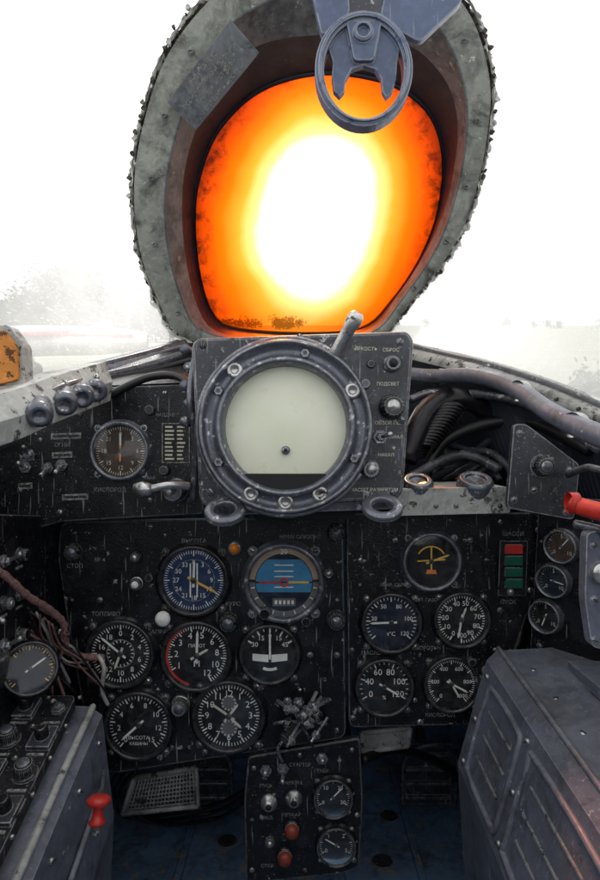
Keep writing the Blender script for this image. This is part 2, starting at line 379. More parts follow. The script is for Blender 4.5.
def ex_alt(mb,R):
    for k in (-1,1): mb.flat([(k*R*.10-R*.02,-R*.5),(k*R*.10+R*.02,-R*.5),(k*R*.10+R*.02,R*.5),(k*R*.10-R*.02,R*.5)],-.0017,WHT)
    mb.flat(arcpoly(R*.60,R*.615,0,6.283,48),-.0016,DIM)
gauge('radio_compass',194,580,34,face=FBL,ticks=(72,6,0,360),nums=('0','3','6','9','12','15','18','21','24','27','30','33'),ns=.15,nr=.52 ,hands=((118,.8,YEL),(2,.6,WHT)),extra=ex_alt,wide=.8)
def ex_ah(mb,R):
    def chord(z0,z1,m,y):
        r=R*.74; pts=[]
        for k in range(13):
            z=z0+(z1-z0)*k/12; pts.append((math.sqrt(max(0,r*r-z*z)),z))
        pts+=[(-x,z) for x,z in reversed(pts)]; mb.flat(pts,y,m)
    mb.flat(arcpoly(R*.76,R*.91,rad(-85),rad(85)),-.0016,TAN)
    mb.flat(arcpoly(R*.76,R*.91,rad(90),rad(270)),-.0016,FGR)
    chord(-R*.70,R*.73,FBD,-.0015); chord(R*.02,R*.60,CYA,-.0019); chord(-R*.26,-R*.02,CYA,-.0019)
    for z in (.44,.28,.14,-.14): mb.flat([(-R*.25,R*z),(R*.25,R*z),(R*.25,R*(z+.03)),(-R*.25,R*(z+.03))],-.0024,WHT)
    for k in (-1,1): mb.flat([(k*R*.12,-R*.02),(k*R*.66,-R*.02),(k*R*.66,R*.035),(k*R*.12,R*.035)],-.0032,RED if k<0 else YEL)
    mb.flat(arcpoly(R*.07,R*.12,0,6.283),-.0034,RED)
    for k in range(9):
        a=rad(-100-20*k); mb.flat(poly_ang(a,R*.78,R*.88,R*.014),-.0022,WHT)
    mb.flat([(-R*.3,-R*.62),(R*.3,-R*.62),(R*.3,-R*.42),(-R*.3,-R*.42)],-.0022,FGR)
    for k in range(5): mb.flat([(R*(-.24+k*.11),-R*.57),(R*(-.18+k*.11),-R*.57),(R*(-.18+k*.11),-R*.47),(R*(-.24+k*.11),-R*.47)],-.0026,WHT)
gauge('attitude_indicator',284,582,38,face=FBK,ticks=(0,5,0,360),hands=(),extra=ex_ah,bez=RNG,words=(('20',0,.80,.2),))
def ex_sub(mb,R):
    mb.flat(arcpoly(R*.40,R*.43,0,6.283,40),-.0018,DIM)
    for k in range(20): mb.flat(poly_ang(rad(k*18),R*.33,R*.40,R*.014),-.0018,WHT)
gauge('airspeed_indicator',121,653,33,ticks=(60,5,0,360),nums=('0','2','4','6','8','10','12','14','16','18'),ns=.17,nr=.6,hands=((310,.8,WHT),(200,.5,CRM)),extra=ex_sub)
def ex_red(mb,R):
    mb.flat(arcpoly(R*.84,R*.92,rad(195),rad(335)),-.0021,RED)
gauge('machmeter',197,655,34,ticks=(50,5,-120,150),nums=('1','2','3','4','5','6','8','10','12'),ns=.2,hands=((2,.75,WHT),(60,.4,CRM)),extra=ex_red,words=(('M',0,-.25,.26),('ПИЛОТ',0,.28,.14)))
def ex_turn(mb,R):
    for s in (-1,1):
        mb.flat([(s*R*.05,-R*.30),(s*R*.60,-R*.24),(s*R*.60,R*.0),(s*R*.05,-R*.04)],-.0022,WHT)
    mb.flat(arcpoly(R*.50,R*.60,rad(155),rad(205)),-.0022,WHT)
gauge('turn_and_slip_indicator',270,653,29,ticks=(8,2,-60,60),nums=('30','15','0','15','45'),ns=.18,hands=((0,.74,WHT),),extra=ex_turn,hub=False,wide=1.5)
gauge('cabin_altimeter',139,724,33,ticks=(40,4,-140,140),nums=('0','2','4','6','8','10','12','15'),ns=.17,hands=((228,.7,WHT),),words=(('ВЫСОТА',0,-.40,.15),('КАБИНЫ',0,-.58,.13)))
def ex_clock(mb,R):
    for z,r in ((.36,.22),(-.36,.24)):
        mb.disc(R*r,-.0018,FGR,cz=R*z); 
        for k in range(12):
            pts=[(x,y+R*z) for x,y in poly_ang(rad(30*k),R*r*.75,R*r,R*.012)]; mb.flat(pts,-.0021,WHT)
gauge('aircraft_clock',229,715,35,ticks=(60,5,0,360),nums=('12','1','2','3','4','5','6','7','8','9','10','11'),ns=.2,nr=.62,hands=((305,.62,CRM),(38,.45,CRM),(132,.5,CRM)),extra=ex_clock)
def ex_ls(mb,R):
    mb.flat(arcpoly(R*.5,R*.55,rad(-60),rad(60)),-.002,YEL)
    mb.flat([(-R*.5,-R*.02),(R*.5,R*.04),(R*.5,R*.09),(-R*.5,R*.03)],-.0023,YEL)
    mb.flat([(-R*.03,-R*.35),(R*.03,-R*.35),(R*.03,R*.5),(-R*.03,R*.5)],-.0022,YEL)
    mb.flat([(-R*.2,-R*.45),(R*.2,-R*.45),(R*.15,-R*.3),(-R*.15,-R*.3)],-.0024,ORG)
gauge('flap_position_indicator',431,561,28,d=.753,face=FBK,ticks=(0,1,0,1),hands=((70,.7,YEL),),extra=ex_ls,bez=RNG)
gauge('exhaust_temperature_gauge',391,622,29,d=.753,face=FBD,ticks=(30,5,-130,130),nums=('','20','50','80','100','120'),ns=.16,hands=((268,.75,WHT),),words=(('t°C',0,-.4,.2),))
gauge('engine_tachometer',461,619,27,d=.753,ticks=(50,5,-150,180),nums=('0','10','20','30','40','50','60','70','80','90','100'),ns=.2,hands=((190,.7,WHT),(20,.5,CRM)),wide=1.3)
gauge('oil_pressure_gauge',384,686,28,d=.753,ticks=(20,4,-120,120),nums=('0','40','60','80','100','120'),ns=.24,nr=.55,hands=((120,.6,WHT),),words=(('%',0,-.4,.2),))
gauge('fuel_gauge',451,683,27,d=.753,ticks=(50,5,-140,140),nums=('0','200','400','600','800','1000'),ns=.16,hands=((118,.7,WHT),(150,.6,CRM)))
gauge('oxygen_gauge',121,451,28,d=.72,face=FBR,ticks=(60,5,0,360),nums=('0','3','6','9','12','15','18','21'),ns=.16,hands=((0,.7,WHT),(180,.4,ORG)),tm=CRM,bez=RNG)
k=MB()
for i in range(18):
    u=300+random.uniform(-19,19); v=720+random.uniform(-19,19)
    X=T(P(u,v,.732))@Matrix.Rotation(random.uniform(-.8,.8),4,'X')@Matrix.Rotation(random.uniform(-.8,.8),4,'Z')
    s=random.uniform(.6,.9)
    k.lathe([(.003*s,.02),(.003*s,-.002),(.008*s,-.003),(.009*s,-.007),(.005*s,-.010),(.0022*s,-.011),(.0022*s,-.016),(0,-.016)],random.choice([RNG,BEZ,BEZ,BEZ,DGR]),X,random.choice([6,8,20]),False)
for i in range(6):
    a=rad(60*i); k.tube([P(300,722,.745),P(300+16*math.cos(a),722+16*math.sin(a),.73),P(300+26*math.cos(a),724+26*math.sin(a),.748)],.0022,random.choice([BEZ,DGR]),8)
k.tube([P(290,735,.735),P(278,748,.73),P(283,762,.742)],.0022,RNG,8)
k.obj('brake_valve_cluster')

# ============================================================ RADAR SCOPE
rs=root('radar_scope'); d=.62
mb=MB()
mb.prism(rpoly(pp([(191,338),(408,331),(414,340),(403,500),(205,507),(199,498)],d),.014),d,d+.022,DGR)
mb.prism(rpoly(pp([(200,345),(400,340),(392,492),(212,498)],d),.012),d+.022,d+.26,BLK)
mb.obj('scope_housing',rs,bevel=.003)
c=P(286,427,d); px=d/FL; mb=MB(); X=T(c)
mb.lathe([(85*px,.002),(85*px,-.020),(83*px,-.026),(81*px,-.027),(79.5*px,-.024),(77*px,-.020),(69*px,-.020),(67*px,-.027),(65*px,-.030),(62.5*px,-.029),(60*px,-.018),(59.5*px,-.008)],RNG,X,72)
mb.obj('scope_ring',rs)
mb=MB()
pr=[(0,-.0135)]+[(61*px*t,-.0135+.006*t*t) for t in (.2,.4,.6,.8,.9,1)]
mb.lathe(pr,SCR,X,64); mb.obj('scope_screen',rs)
mb=MB()
zc=-46*px; r=61.5*px; a0=math.asin(-zc/r)
pts=[(r*math.cos(-a0-(math.pi-2*a0)*t/20),r*math.sin(-a0-(math.pi-2*a0)*t/20)) for t in range(21)]
mb.prism(pts,-.022,-.010,DRK,X)
mb.lathe([(.0045,-.012),(.0045,-.0155),(.0025,-.017),(0,-.017)],RNG,X@T((0,0,-23*px)),20)
mb.lathe([(.002,-.017),(0,-.0175)],DRK,X@T((0,0,-23*px)),12)
mb.obj('screen_mask',rs)
mb=MB()
for a in (28,75,132,152,208,243,270,297,335):
    X2=X@T((73*px*math.cos(rad(a)),-.020,73*px*math.sin(rad(a))))
    big=a in (132,243,270,297,28)
    rr=.0085 if big else .005
    mb.lathe([(rr,.002),(rr,-.003),(rr*.85,-.005),(rr*.5,-.005),(rr*.5,-.002),(0,-.002)],SIL if big else RNG,X2,18 if big else 6,big)
mb.lathe([(.0065,.01),(.0065,-.02),(.008,-.024),(.008,-.034),(.005,-.038),(0,-.038)],SIL,T(P(340,345,.60))@Matrix.Rotation(rad(30),4,'Y')@Matrix.Rotation(rad(-65),4,'X'),20)
mb.tube([c+Vector((86.5*px*math.cos(rad(t)),-.012,86.5*px*math.sin(rad(t)))) for t in range(52,330,12)],.0030,RNG,8,2)
mb.obj('ring_fasteners',rs)
mb=MB()
for u,v in [(203,345),(400,342),(211,492),(394,492),(300,338),(206,420),(401,420)]: screw(mb,P(u,v,d),.0042)
knob(mb,P(392,364,d),.008,.010,RNG,DRK); knob(mb,P(391,407,d),.0115,.018,BEZ,SIL); 
toggle(mb,P(380,437,d),-10,.016,SIL,side=30); knob(mb,P(370,469,d),.009,.012,RNG,SIL); knob(mb,P(365,384,d),.005,.006,RNG,None); knob(mb,P(371,364,d),.004,.004,BEZ,None)
mb.obj('scope_controls',rs)
for s,u,v,z in [('ЯРКОСТЬ',366,349,4.2),('СБРОС',391,350,4.2),('ПОДСВЕТ',388,384,4),('ОБЗОР ПВ.',388,423,4.4),('КАНАЛ',395,437,4),('+',394,448,7),('НАКАЛ',386,455,4),('МАСШТ.РАЗВЕРТКИ',374,490,4.2)]:
    text(s,P(u,v,d-.0007),z*px*1.15,rs,CRM)
for (u,v) in ((225,513),(382,509)):
    mb=MB(); X=T(P(u,v,.60))@Matrix.Rotation(rad(-58),4,'X')
    mb.lathe([(.021,0),(.021,-.004),(.019,-.006),(.012,-.006),(.0105,-.004),(.0105,0),(.021,0)],RNG,X,28)
    mb.box((0.0,-.002,.028),(.02,.004,.018),RNG,X); mb.obj('mounting_lug',bevel=.0005)
mb=MB(); mb.prism(rpoly(pp([(210,505),(398,500),(398,509),(210,516)],.635),.003),.635,.70,RNG)
mb.prism(pp([(248,508),(360,505),(352,519),(256,521)],.66),.66,.72,DRK); mb.obj('scope_mounting_bracket',bevel=.001)

# ============================================================ WINDSCREEN
cx,cy=315,185
def outline(pts,n=112):
    q=catmull([Vector((u,v,0)) for u,v in pts],8,True)
    pa=sorted((math.atan2(p.y-cy,p.x-cx),(Vector((p.x-cx,p.y-cy))).length) for p in q)
    out=[]
    for k in range(n):
        a=-math.pi+2*math.pi*(k+.5)/n
        for i in range(len(pa)):
            a0,r0=pa[i-1] if i else (pa[-1][0]-2*math.pi,pa[-1][1]); a1,r1=pa[i]
            if a0<=a<=a1: break
        else:
            a0,r0=pa[-1]; a1,r1=pa[0][0]+2*math.pi,pa[0][1]
        t=(a-a0)/max(1e-6,a1-a0); r=r0+(r1-r0)*t
        out.append((cx+r*math.cos(a),cy+r*math.sin(a)))
    return out
OUT=outline([(250,-30),(205,5),(165,60),(142,130),(134,190),(140,250),(158,300),(182,336),(240,350),(310,352),(376,338),(412,300),(448,255),(472,205),(488,130),(489,75),(470,15),(430,-25),(340,-45)])
MID=outline([(235,20),(196,80),(174,140),(165,195),(168,250),(182,300),(200,330),(250,341),(310,344),(372,333),(402,300),(436,250),(455,200),(466,145),(466,95),(450,45),(415,5),(325,-18)])
MI2=outline([(250,50),(208,105),(188,155),(182,205),(186,260),(198,308),(214,330),(250,338),(310,340),(368,330),(398,295),(428,248),(447,200),(457,145),(455,105),(438,70),(400,42),(320,35)])
INN=outline([(260,90),(218,130),(198,180),(194,225),(199,275),(212,314),(235,328),(300,333),(362,328),(393,300),(420,260),(438,215),(444,165),(436,125),(415,98),(380,80),(320,73)])
wf=root('windscreen_frame')
mb=MB()
ro=[W(u,v,1.12) for u,v in OUT]; r0=[W(u,v,1.085) for u,v in OUT]; r1=[W(u,v,1.10) for u,v in MID]
mb.loft([ro,r0,r1],FRM,True,True); mb.obj('outer_flange',wf)
mb=MB(); r1b=[W(u,v,1.104) for u,v in MID]; r2=[W(u,v,1.15) for u,v in MI2]; mb.loft([r1b,r2],FRI,True,True); mb.obj('inner_reveal',wf)
mb=MB(); r3=[W(u,v,1.209) for u,v in INN]; 
mb.loft([r2,[(a+b)/2+Vector((0,.006,0)) for a,b in zip(r2,r3)],r3],FRD,True,True); mb.obj('dark_gasket',wf)
mb=MB()
base=catmull([(a*.6+b*.4) for a,b in zip(ro,r0)],4,True)
mb.tube(base,.0046,RUB,7,1,True,rf=lambda i,k: max(.35,.95+1.5*noise.noise(Vector((i*.21,k*.8,0)))+1.2*noise.noise(Vector((i*.83,k*1.3,5)))+.7*random.random()),smooth=False)
mb.tube([p+Vector((0,-.012,.0)) for p in base],.0018,FRM,6,1,True,rf=lambda i,k: max(.1,.9+2.2*noise.noise(Vector((i*.3,k*.7,9)))),smooth=False)
# flaking primer scabs along the rim
for i in range(0,len(base),2):
    if random.random()<.55:
        p=base[i].lerp(base[(i+1)%len(base)],random.random())+Vector((random.uniform(-.004,.004),-.016,random.uniform(-.004,.004)))
        nn=random.randint(4,6); s=random.uniform(.0015,.0045)
        mb.prism([(p.x+s*random.uniform(.5,1.3)*math.cos(6.283*t/nn),p.z+s*random.uniform(.5,1.3)*math.sin(6.283*t/nn)) for t in range(nn)],p.y,p.y+.004,random.choice([RUB,RUB,LGR]))
mb.obj('sealant_bead',wf)
mb=MB(); mb.tube(r3,.0035,FRD,8,1,True); mb.tube([W(u,v,1.102) for u,v in MID],.0022,FRI,8,1,True); mb.obj('retaining_lip',wf)
mb=MB()
for k in range(0,112,7):
    a,b_=r0[k],r1[k]; p=a*.45+b_*.55
    X=T(p)@Matrix.Rotation(rad(-39),4,'X')
    screw(mb,Vector((0,-.002,0)),.0042,FRI,xf=X)
mb.obj('frame_screws',wf)
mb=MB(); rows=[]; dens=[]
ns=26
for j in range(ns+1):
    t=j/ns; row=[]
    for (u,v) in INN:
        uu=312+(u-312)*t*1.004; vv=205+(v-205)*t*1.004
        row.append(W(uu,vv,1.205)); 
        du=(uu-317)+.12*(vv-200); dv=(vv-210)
        dens.append(math.sqrt((du/(118 if du<0 else 124))**2+(dv/(156 if dv<0 else 185))**2))  # distance from the centre of the painted glow
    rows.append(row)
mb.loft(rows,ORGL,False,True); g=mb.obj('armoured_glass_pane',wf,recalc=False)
at=g.data.attributes.new('glow_tint','FLOAT','POINT')
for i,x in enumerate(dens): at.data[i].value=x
pc=W(212,78,1.078); ax=(W(236,25,1.078)-W(174,105,1.078)).normalized(); n=Vector((0,-1,-KW)).normalized(); ay=n.cross(ax).normalized()
PM=Matrix((( ax.x,ay.x,n.x,pc.x),(ax.y,ay.y,n.y,pc.y),(ax.z,ay.z,n.z,pc.z),(0,0,0,1)))
mb=MB(); w,h=.060,.023
mb.add([PM@Vector(q) for q in ((-w,-h,0),(w,-h,0),(w,h,0),(-w,h,0),(-w,-h,-.004),(w,-h,-.004),(w,h,-.004),(-w,h,-.004))],[(0,1,2,3),(4,7,6,5),(0,4,5,1),(1,5,6,2),(2,6,7,3),(3,7,4,0)],FRI)
pl=mb.obj('placard',wf,bevel=.0006)
for i,s in enumerate(('ВНИМАНИЕ','перед полётом проверь','фонарь и стекло','протереть насухо')):
    text(s,None,.0085,wf,DIM,mtx=PM@T((0,.014-i*.0100,.0006)))
# side glazing: from the frame back to the canopy bow, bottom edge tucked under the sills
def halfglass():
    pts=[(math.atan2(v-cy,u-cx),p) for (u,v),p in zip(OUT,[W(u,v,1.10) for u,v in OUT])]
    sel=[]
    for a,p in pts:
        ang=(a-math.pi/2)%(2*math.pi)
        if rad(24)<ang<rad(336): sel.append((ang,p))
    sel.sort(key=lambda q:q[0]); return sel
sel=halfglass(); n=len(sel); rows=[]
for j in range(15):
    s=j/14; row=[]
    for i,(ang,p) in enumerate(sel):
        t=i/(n-1); th=math.pi*t; low=max(0,abs(math.cos(th))-.75)/.25
        R=Vector((-.45*math.cos(th),.12,-.15+.57*math.sin(th)))
        o=Vector((-math.cos(th),0,math.sin(th)*.8-.45*low))
        row.append(p.lerp(R,s)+o*.13*math.sin(math.pi*s**.55))
    rows.append(row)
mb=MB(); mb.loft(rows,PLX,True); mb.obj('canopy_side_glazing',recalc=True)
mb=MB(); mb.tube(rows[-1],.018,FRM,10,1); mb.obj('canopy_bow_frame')

# ============================================================ CANOPY HANDLE RING
br=root('canopy_handle_ring'); d=.52; mb=MB()
def ell(u,v,a,b,n=48): return pp([(u+a*math.cos(2*math.pi*k/n),v-b*math.sin(2*math.pi*k/n)) for k in range(n)],d)
mb.ring(ell(364,68,49,58),ell(364,69,40,49),d,d+.014,BLU)
mb.ring(ell(364,68,45.5,54.5),ell(364,69,42.5,51.5),d-.003,d+.002,BLU)
web=[(333,58),(328,44),(336,28),(348,19),(364,15),(382,19),(394,28),(401,44),(398,60),(397,76),(393,90),(387,95),(383,88),(382,76),(376,66),(364,62),(352,66),(346,78),(345,88),(340,94),(334,88),(332,74)]
mb.prism(pp(web,d),d+.004,d+.011,BLU)
mb.prism(rpoly(pp([(346,20),(382,20),(374,60),(354,60)],d-.001),.004),d-.001,d+.005,BLU)
mb.lathe([(.009,.004),(.009,-.004),(.006,-.005),(.005,.001),(0,.001)],BLU,T(P(363,33,d)),20)
mb.prism(rpoly(pp([(322,36),(300,-60),(345,-60),(350,14)],d+.004),.006),d+.004,d+.014,BLU)
mb.prism(rpoly(pp([(398,30),(380,16),(398,-60),(470,-60),(462,2),(420,42)],d+.006),.006),d+.006,d+.014,BLU)
mb.prism(pp([(345,14),(385,14),(400,-60),(330,-60)],d+.02),d+.02,d+.03,DGR)
mb.obj('bracket_casting',br,bevel=.0018,segs=3)

# ============================================================ SILLS, WALLS, FLOOR
SL=[P(185,343,.955),P(150,353,.90),P(100,366,.83),P(50,377,.78),P(0,388,.73),P(-80,412,.62),P(-300,475,.4),Vector((-.42,.15,-.07)),Vector((-.43,-.6,-.2))]
SR=[P(388,343,.955),P(430,352,.90),P(480,364,.83),P(540,383,.77),P(600,407,.71),P(680,440,.62),P(900,500,.4),Vector((.42,.15,-.07)),Vector((.43,-.6,-.2))]
for S,sg in ((SL,-1),(SR,1)):
    mb=MB(); c=catmull(S,8)
    mb.tube(S,.0065,DGR,8,8)
    mb.loft([[p+Vector((sg*.012,0,.004)) for p in c],[p+Vector((-sg*.006,-.004,-.004)) for p in c],[p+Vector((-sg*.012,-.01,-.018)) for p in c]],LGR if sg>0 else BGR)
    for k in range(6,len(c)-18,3): screw(mb,c[k]+Vector((-sg*.011,-.009,-.011)),.003)
    mb.obj('cockpit_sill',solid=.002)
    mb=MB(); lo=[Vector((sg*max(abs(p.x)+.03,.40 if p.y<.8 else .34),p.y,-.16)) for p in c]; fl=[Vector((sg*.42,p.y,-.72)) for p in c]
    mb.loft([[p+Vector((sg*.004,0,-.012)) for p in c],lo,fl],WALL,False); mb.obj('cockpit_side_wall')
mb=MB(); mb.box((0,.35,-.735),(.9,2.1,.03),FLR)
for x in (-.2,-.07,.08,.2): mb.box((x,.98,-.716),(.012,.6,.008),FLR)
for x,y in ((-.13,1.05),(.14,1.0),(.17,1.12),(-.16,1.2)): mb.lathe([(.018,0),(.018,-.003),(0,-.003)],DGR,T((x,y,-.7195))@Matrix.Rotation(rad(-90),4,'X'),18)
mb.obj('cockpit_floor',bevel=.001)
mb=MB(); mb.box((0,1.38,-.33),(.9,.02,.78),FLR); mb.obj('front_bulkhead')
mb=MB(); mb.box((0,-.62,-.45),(.9,.03,.6),WALL); mb.box((0,-.56,-.10),(.34,.08,.5),BLK); mb.obj('rear_light_blocker',bevel=.01)  # unseen block behind the eye, added to keep dial reflections dark
mb=MB()
mb.add([P(182,344,.96),P(60,377,.80),P(0,392,.74),P(-30,404,.70),P(-10,420,.70),P(100,388,.735),P(200,384,.74),P(215,360,.9),P(400,360,.9),P(390,344,.96),P(300,352,.98)],[(0,1,2,3,4,5,6,7),(0,7,8,9,10)],BLK)
mb.obj('coaming',solid=.003)

fu=MB(); secs=[(-1.6,.56,-.45),(-.6,.56,-.45),(.2,.56,-.45),(.96,.54,-.46),(1.5,.50,-.50),(2.3,.42,-.6),(3.1,.28,-.75),(3.5,.12,-.85)]
N=40
for i in range(len(secs)-1):
    (y0,a,z0),(y1,b_,z1)=secs[i],secs[i+1]; half=rad(48) if y1<=.97 else 0
    A=[];B=[]
    for k in range(N+1):
        th=half+(2*math.pi-2*half)*k/N; A.append(Vector((a*math.sin(th),y0,z0+a*math.cos(th)))); B.append(Vector((b_*math.sin(th),y1,z1+b_*math.cos(th))))
    fu.loft([A,B],SKIN)
for S,sg in ((SL,-1),(SR,1)):
    c=catmull(S,8); fu.loft([[p+Vector((sg*.012,0,.003)) for p in c],[Vector((sg*.42,p.y,-.09)) for p in c]],SKIN)
fu.obj('aircraft_fuselage',recalc=False)

# ============================================================ UPPER LEFT PANEL
ul=root('left_auxiliary_panel'); d=.72; mb=MB()
mb.prism(rpoly(pp([(-40,470),(70,402),(108,387),(200,384),(204,514),(60,522),(-40,552)],d),.006),d,d+.01,BLK); mb.obj('plate',ul,bevel=.0015)
mb=MB()
for u,v in [(112,395),(165,393),(190,500),(60,512),(20,490),(80,415),(150,500),(40,440)]: screw(mb,P(u,v,d),.0032)
for i,(u,v) in enumerate([(26,467),(62,465),(48,468)]): toggle(mb,P(u,v,d),30 if i else -20)
toggle(mb,P(30,455,d),-40); knob(mb,P(150,410,d),.006,.006,BEZ); knob(mb,P(165,470,d),.006,.01,BEZ)
for u,v,w in [(62,455,20),(27,458,14),(75,497,26),(25,486,14),(66,436,30)]:
    mb.prism(pp([(u-w/2,v-2.5),(u+w/2,v-3.5),(u+w/2,v+2.5),(u-w/2,v+3.5)],d-.0012),d-.0012,d,DIM)
    mb.prism(pp([(u-w/2+1.5,v-1),(u+w/2-1.5,v-1.6),(u+w/2-1.5,v+1),(u-w/2+1.5,v+1.6)],d-.0016),d-.0016,d-.001,BLK)
mb.ring(pp([(162,423),(190,423),(190,463),(162,463)],d),pp([(163,424),(189,424),(189,462),(163,462)],d),d-.0012,d,DIM)
for i in range(9):
    for j in range(2):
        w=random.uniform(5,10)
        mb.prism(pp([(165+j*12,426+i*4.0),(165+w+j*12,426+i*4.0),(165+w+j*12,427.8+i*4.0),(165+j*12,427.8+i*4.0)],d-.001),d-.001,d,CRM)
knob(mb,P(177,490,d),.013,.026,RNG,SIL); mb.lathe([(.006,0),(.006,-.05),(0,-.05)],SIL,T(P(177,488,d)),16)
mb.tube([P(190,486,.67),P(170,485,.66),P(150,489,.66)],.0045,SIL,10)
mb.lathe([(.0,.012),(.006,.01),(.009,.0),(.006,-.01),(0,-.012)],SIL,T(P(143,489,.66))@Matrix.Rotation(rad(80),4,'Z'),16)
X=T(P(141,471,d)); mb.lathe([(.0065,0),(.0065,-.004),(.004,-.006),(0,-.006)],RNG,X,14)
mb.obj('switches_and_valve',ul)
for s,u,v,z in [('КИСЛОРОД',110,490,5),('ОГНИ',62,445,5),('НАДДУВ',165,415,4),('АВАР.',150,478,4)]: text(s,P(u,v,d-.0007),z*d/FL*1.1,ul,DIM)

lr=root('canopy_latch_rail'); mb=MB()
A=[P(-120,470,.44),P(0,440,.53),P(55,417,.60),P(105,398,.68)]
ca=catmull(A,6); 
mb.loft([[p+Vector((0,0,.042)) for p in ca],[p+Vector((.012,-.01,.018)) for p in ca],[p+Vector((.008,-.006,-.004)) for p in ca],[p+Vector((-.03,0,-.012)) for p in ca],[p+Vector((-.04,.01,.04)) for p in ca],[p+Vector((0,0,.042)) for p in ca]],LGR,False)
mb.obj('rail_body',lr,bevel=.001)
mb=MB()
for u,v,dd in ((40,408,.56),(65,398,.60),(82,391,.63),(95,386,.655)):
    X=T(P(u,v,dd))@Matrix.Rotation(rad(25),4,'X')@Matrix.Rotation(rad(20),4,'Z')
    mb.lathe([(.010,.012),(.010,-.010),(.0125,-.011),(.0125,-.018),(.009,-.021),(.006,-.021),(.005,-.018),(0,-.018)],RNG,X,20)
mb.tube([P(25,407,.56),P(60,388,.60),P(100,376,.67)],.0045,DGR,8)
for u,v,dd in ((8,420,.55),(25,425,.57),(100,378,.66),(70,385,.62)): screw(mb,P(u,v,dd)-Vector((0,.012,0)),.0035,SIL)
mb.obj('rollers',lr)
mb=MB(); mb.prism(rpoly(pp([(-40,330),(8,324),(23,345),(25,386),(-40,400)],.58),.004),.58,.60,LGR)
mb.prism(rpoly(pp([(-36,337),(5,330),(18,348),(19,380),(-36,393)],.577),.004),.575,.581,WOOD); mb.obj('canopy_hinge_block',bevel=.001)
mb=MB()
for i in range(4):
    mb.tube([P(60+i*8,385+i*2,.74),P(120,372+i*5,.80),P(160,362+i*6,.84),P(193,350+i*9,.86)],.0055,CAB if i%2 else DGR,8)
mb.tube([P(110,395,.715),P(150,377,.72),P(185,380,.7),P(196,420,.66)],.005,CAB,8)
mb.tube([P(196,350,.66),P(190,400,.64),P(196,440,.66),P(193,500,.68)],.004,RNG,8)
for k in range(5): mb.lathe([(.006,.008),(.006,-.008),(0,-.008)],RNG,T(P(186+(k%2)*4,350+k*18,.66)),12)
mb.obj('cable_bundle')

# ============================================================ RIGHT UPPER AREA
mb=MB(); mb.tube([P(396,372,.93),P(430,376,.86),P(475,376,.78),P(515,388,.70),P(550,412,.62),P(600,436,.53),P(700,470,.42)],.0105,BGR,14,10)
for (u,v,dd) in ((440,377,.845),(520,391,.69),(575,425,.575)):
    mb.lathe([(.0125,.006),(.0125,-.006)],SIL,T(P(u,v,dd))@Matrix.Rotation(rad(-60),4,'Z'),16)
mb.obj('canopy_rail_tube')
mb=MB()
mb.tube([P(405,460,.80),P(430,408,.82),P(470,400,.84),P(505,430,.86)],.016,BLK2,12)
mb.tube([P(420,490,.82),P(445,440,.84),P(520,420,.82),P(590,450,.72)],.009,CAB,10)
mb.tube([P(410,400,.85),P(440,392,.85),P(520,402,.78),P(600,450,.62)],.006,RNG,8)
mb.tube([P(405,480,.78),P(460,455,.83),P(500,470,.80)],.007,DGR,8)
for k_ in range(14): mb.lathe([(.020,.0025),(.0215,0),(.020,-.0025)],CAB,T(P(421+k_*2.2,450-k_*3.0,.82))@Matrix.Rotation(rad(60),4,'X'),16)
for i in range(6):
    mb.tube([P(400+i*14,480,.86),P(420+i*20,455+random.uniform(-15,15),.88),P(470+i*16,440+random.uniform(-20,20),.85),P(500+i*20,480,.80)],random.choice([.003,.0045,.006]),random.choice([CAB,DGR,WALL]),8)
mb.box(P(470,462,.90),(.09,.05,.045),DGR); mb.box(P(540,440,.88),(.05,.05,.06),WALL)
mb.obj('ventilation_ducting')
mb=MB(); mb.add([P(385,352,.97),P(470,372,.93),P(600,420,.86),P(640,560,.86),P(385,560,.97)],[(0,1,2,3,4)],WALL); mb.obj('equipment_bay_partition',solid=.003)
mb=MB(); mb.prism(rpoly(pp([(398,489),(508,487),(514,493),(510,513),(398,516)],.70),.003),.70,.80,LGR)
for u,v,r in ((417,497,.019),(474,496,.022)):
    mb.lathe([(r,0),(r,-.014),(r*.85,-.018),(r*.6,-.018),(r*.55,-.014),(0,-.012)],RNG,T(P(u,v-5,.72))@Matrix.Rotation(rad(-65),4,'X'),24)
mb.box(P(446,495,.715),(.02,.02,.014),LGR)
for u in (402,436,456,500): screw(mb,P(u,506,.70),.003)
mb.obj('relay_tray',bevel=.0012)
mb=MB(); d=.68; mb.prism(rpoly(pp([(514,424),(526,424),(580,465),(574,520),(507,508)],d),.006),d,d+.008,DGR)
knob(mb,P(542,466,d),.011,.014,BEZ,RNG)
for u,v in ((520,433),(569,470),(514,500),(566,512),(534,490)): screw(mb,P(u,v,d),.003)
mb.tube([P(568,475,.67),P(585,468,.62),P(600,470,.58),P(640,480,.5)],.004,DGR,8)
mb.obj('right_auxiliary_panel',bevel=.001)
mb=MB(); mb.add([P(508,500,.785),P(660,470,.785),P(660,560,.785),P(640,700,.785),P(480,730,.785),P(520,640,.785),P(540,530,.785)],[(0,1,2,3,4,5,6)],BLK); 
mb.obj('right_backing_plate',solid=.003)
rp=root('right_side_panel'); mb=MB()
XR=T((.336,.705,-.17))@Matrix.Rotation(rad(-48),4,'Z')
mb.prism(rpoly([(-.062,-.10),(.13,-.10),(.13,.10),(-.050,.10)],.008),0,.008,BLK,XR)
for x,z in ((-.05,-.09),(-.042,.09),(.03,.09),(.12,.0),(.03,-.09)): screw(mb,Vector((x,0,z)),.003,xf=XR)
toggle(mb,Vector((.045,0,.07)),xf=XR)
mb.obj('plate',rp,bevel=.002)
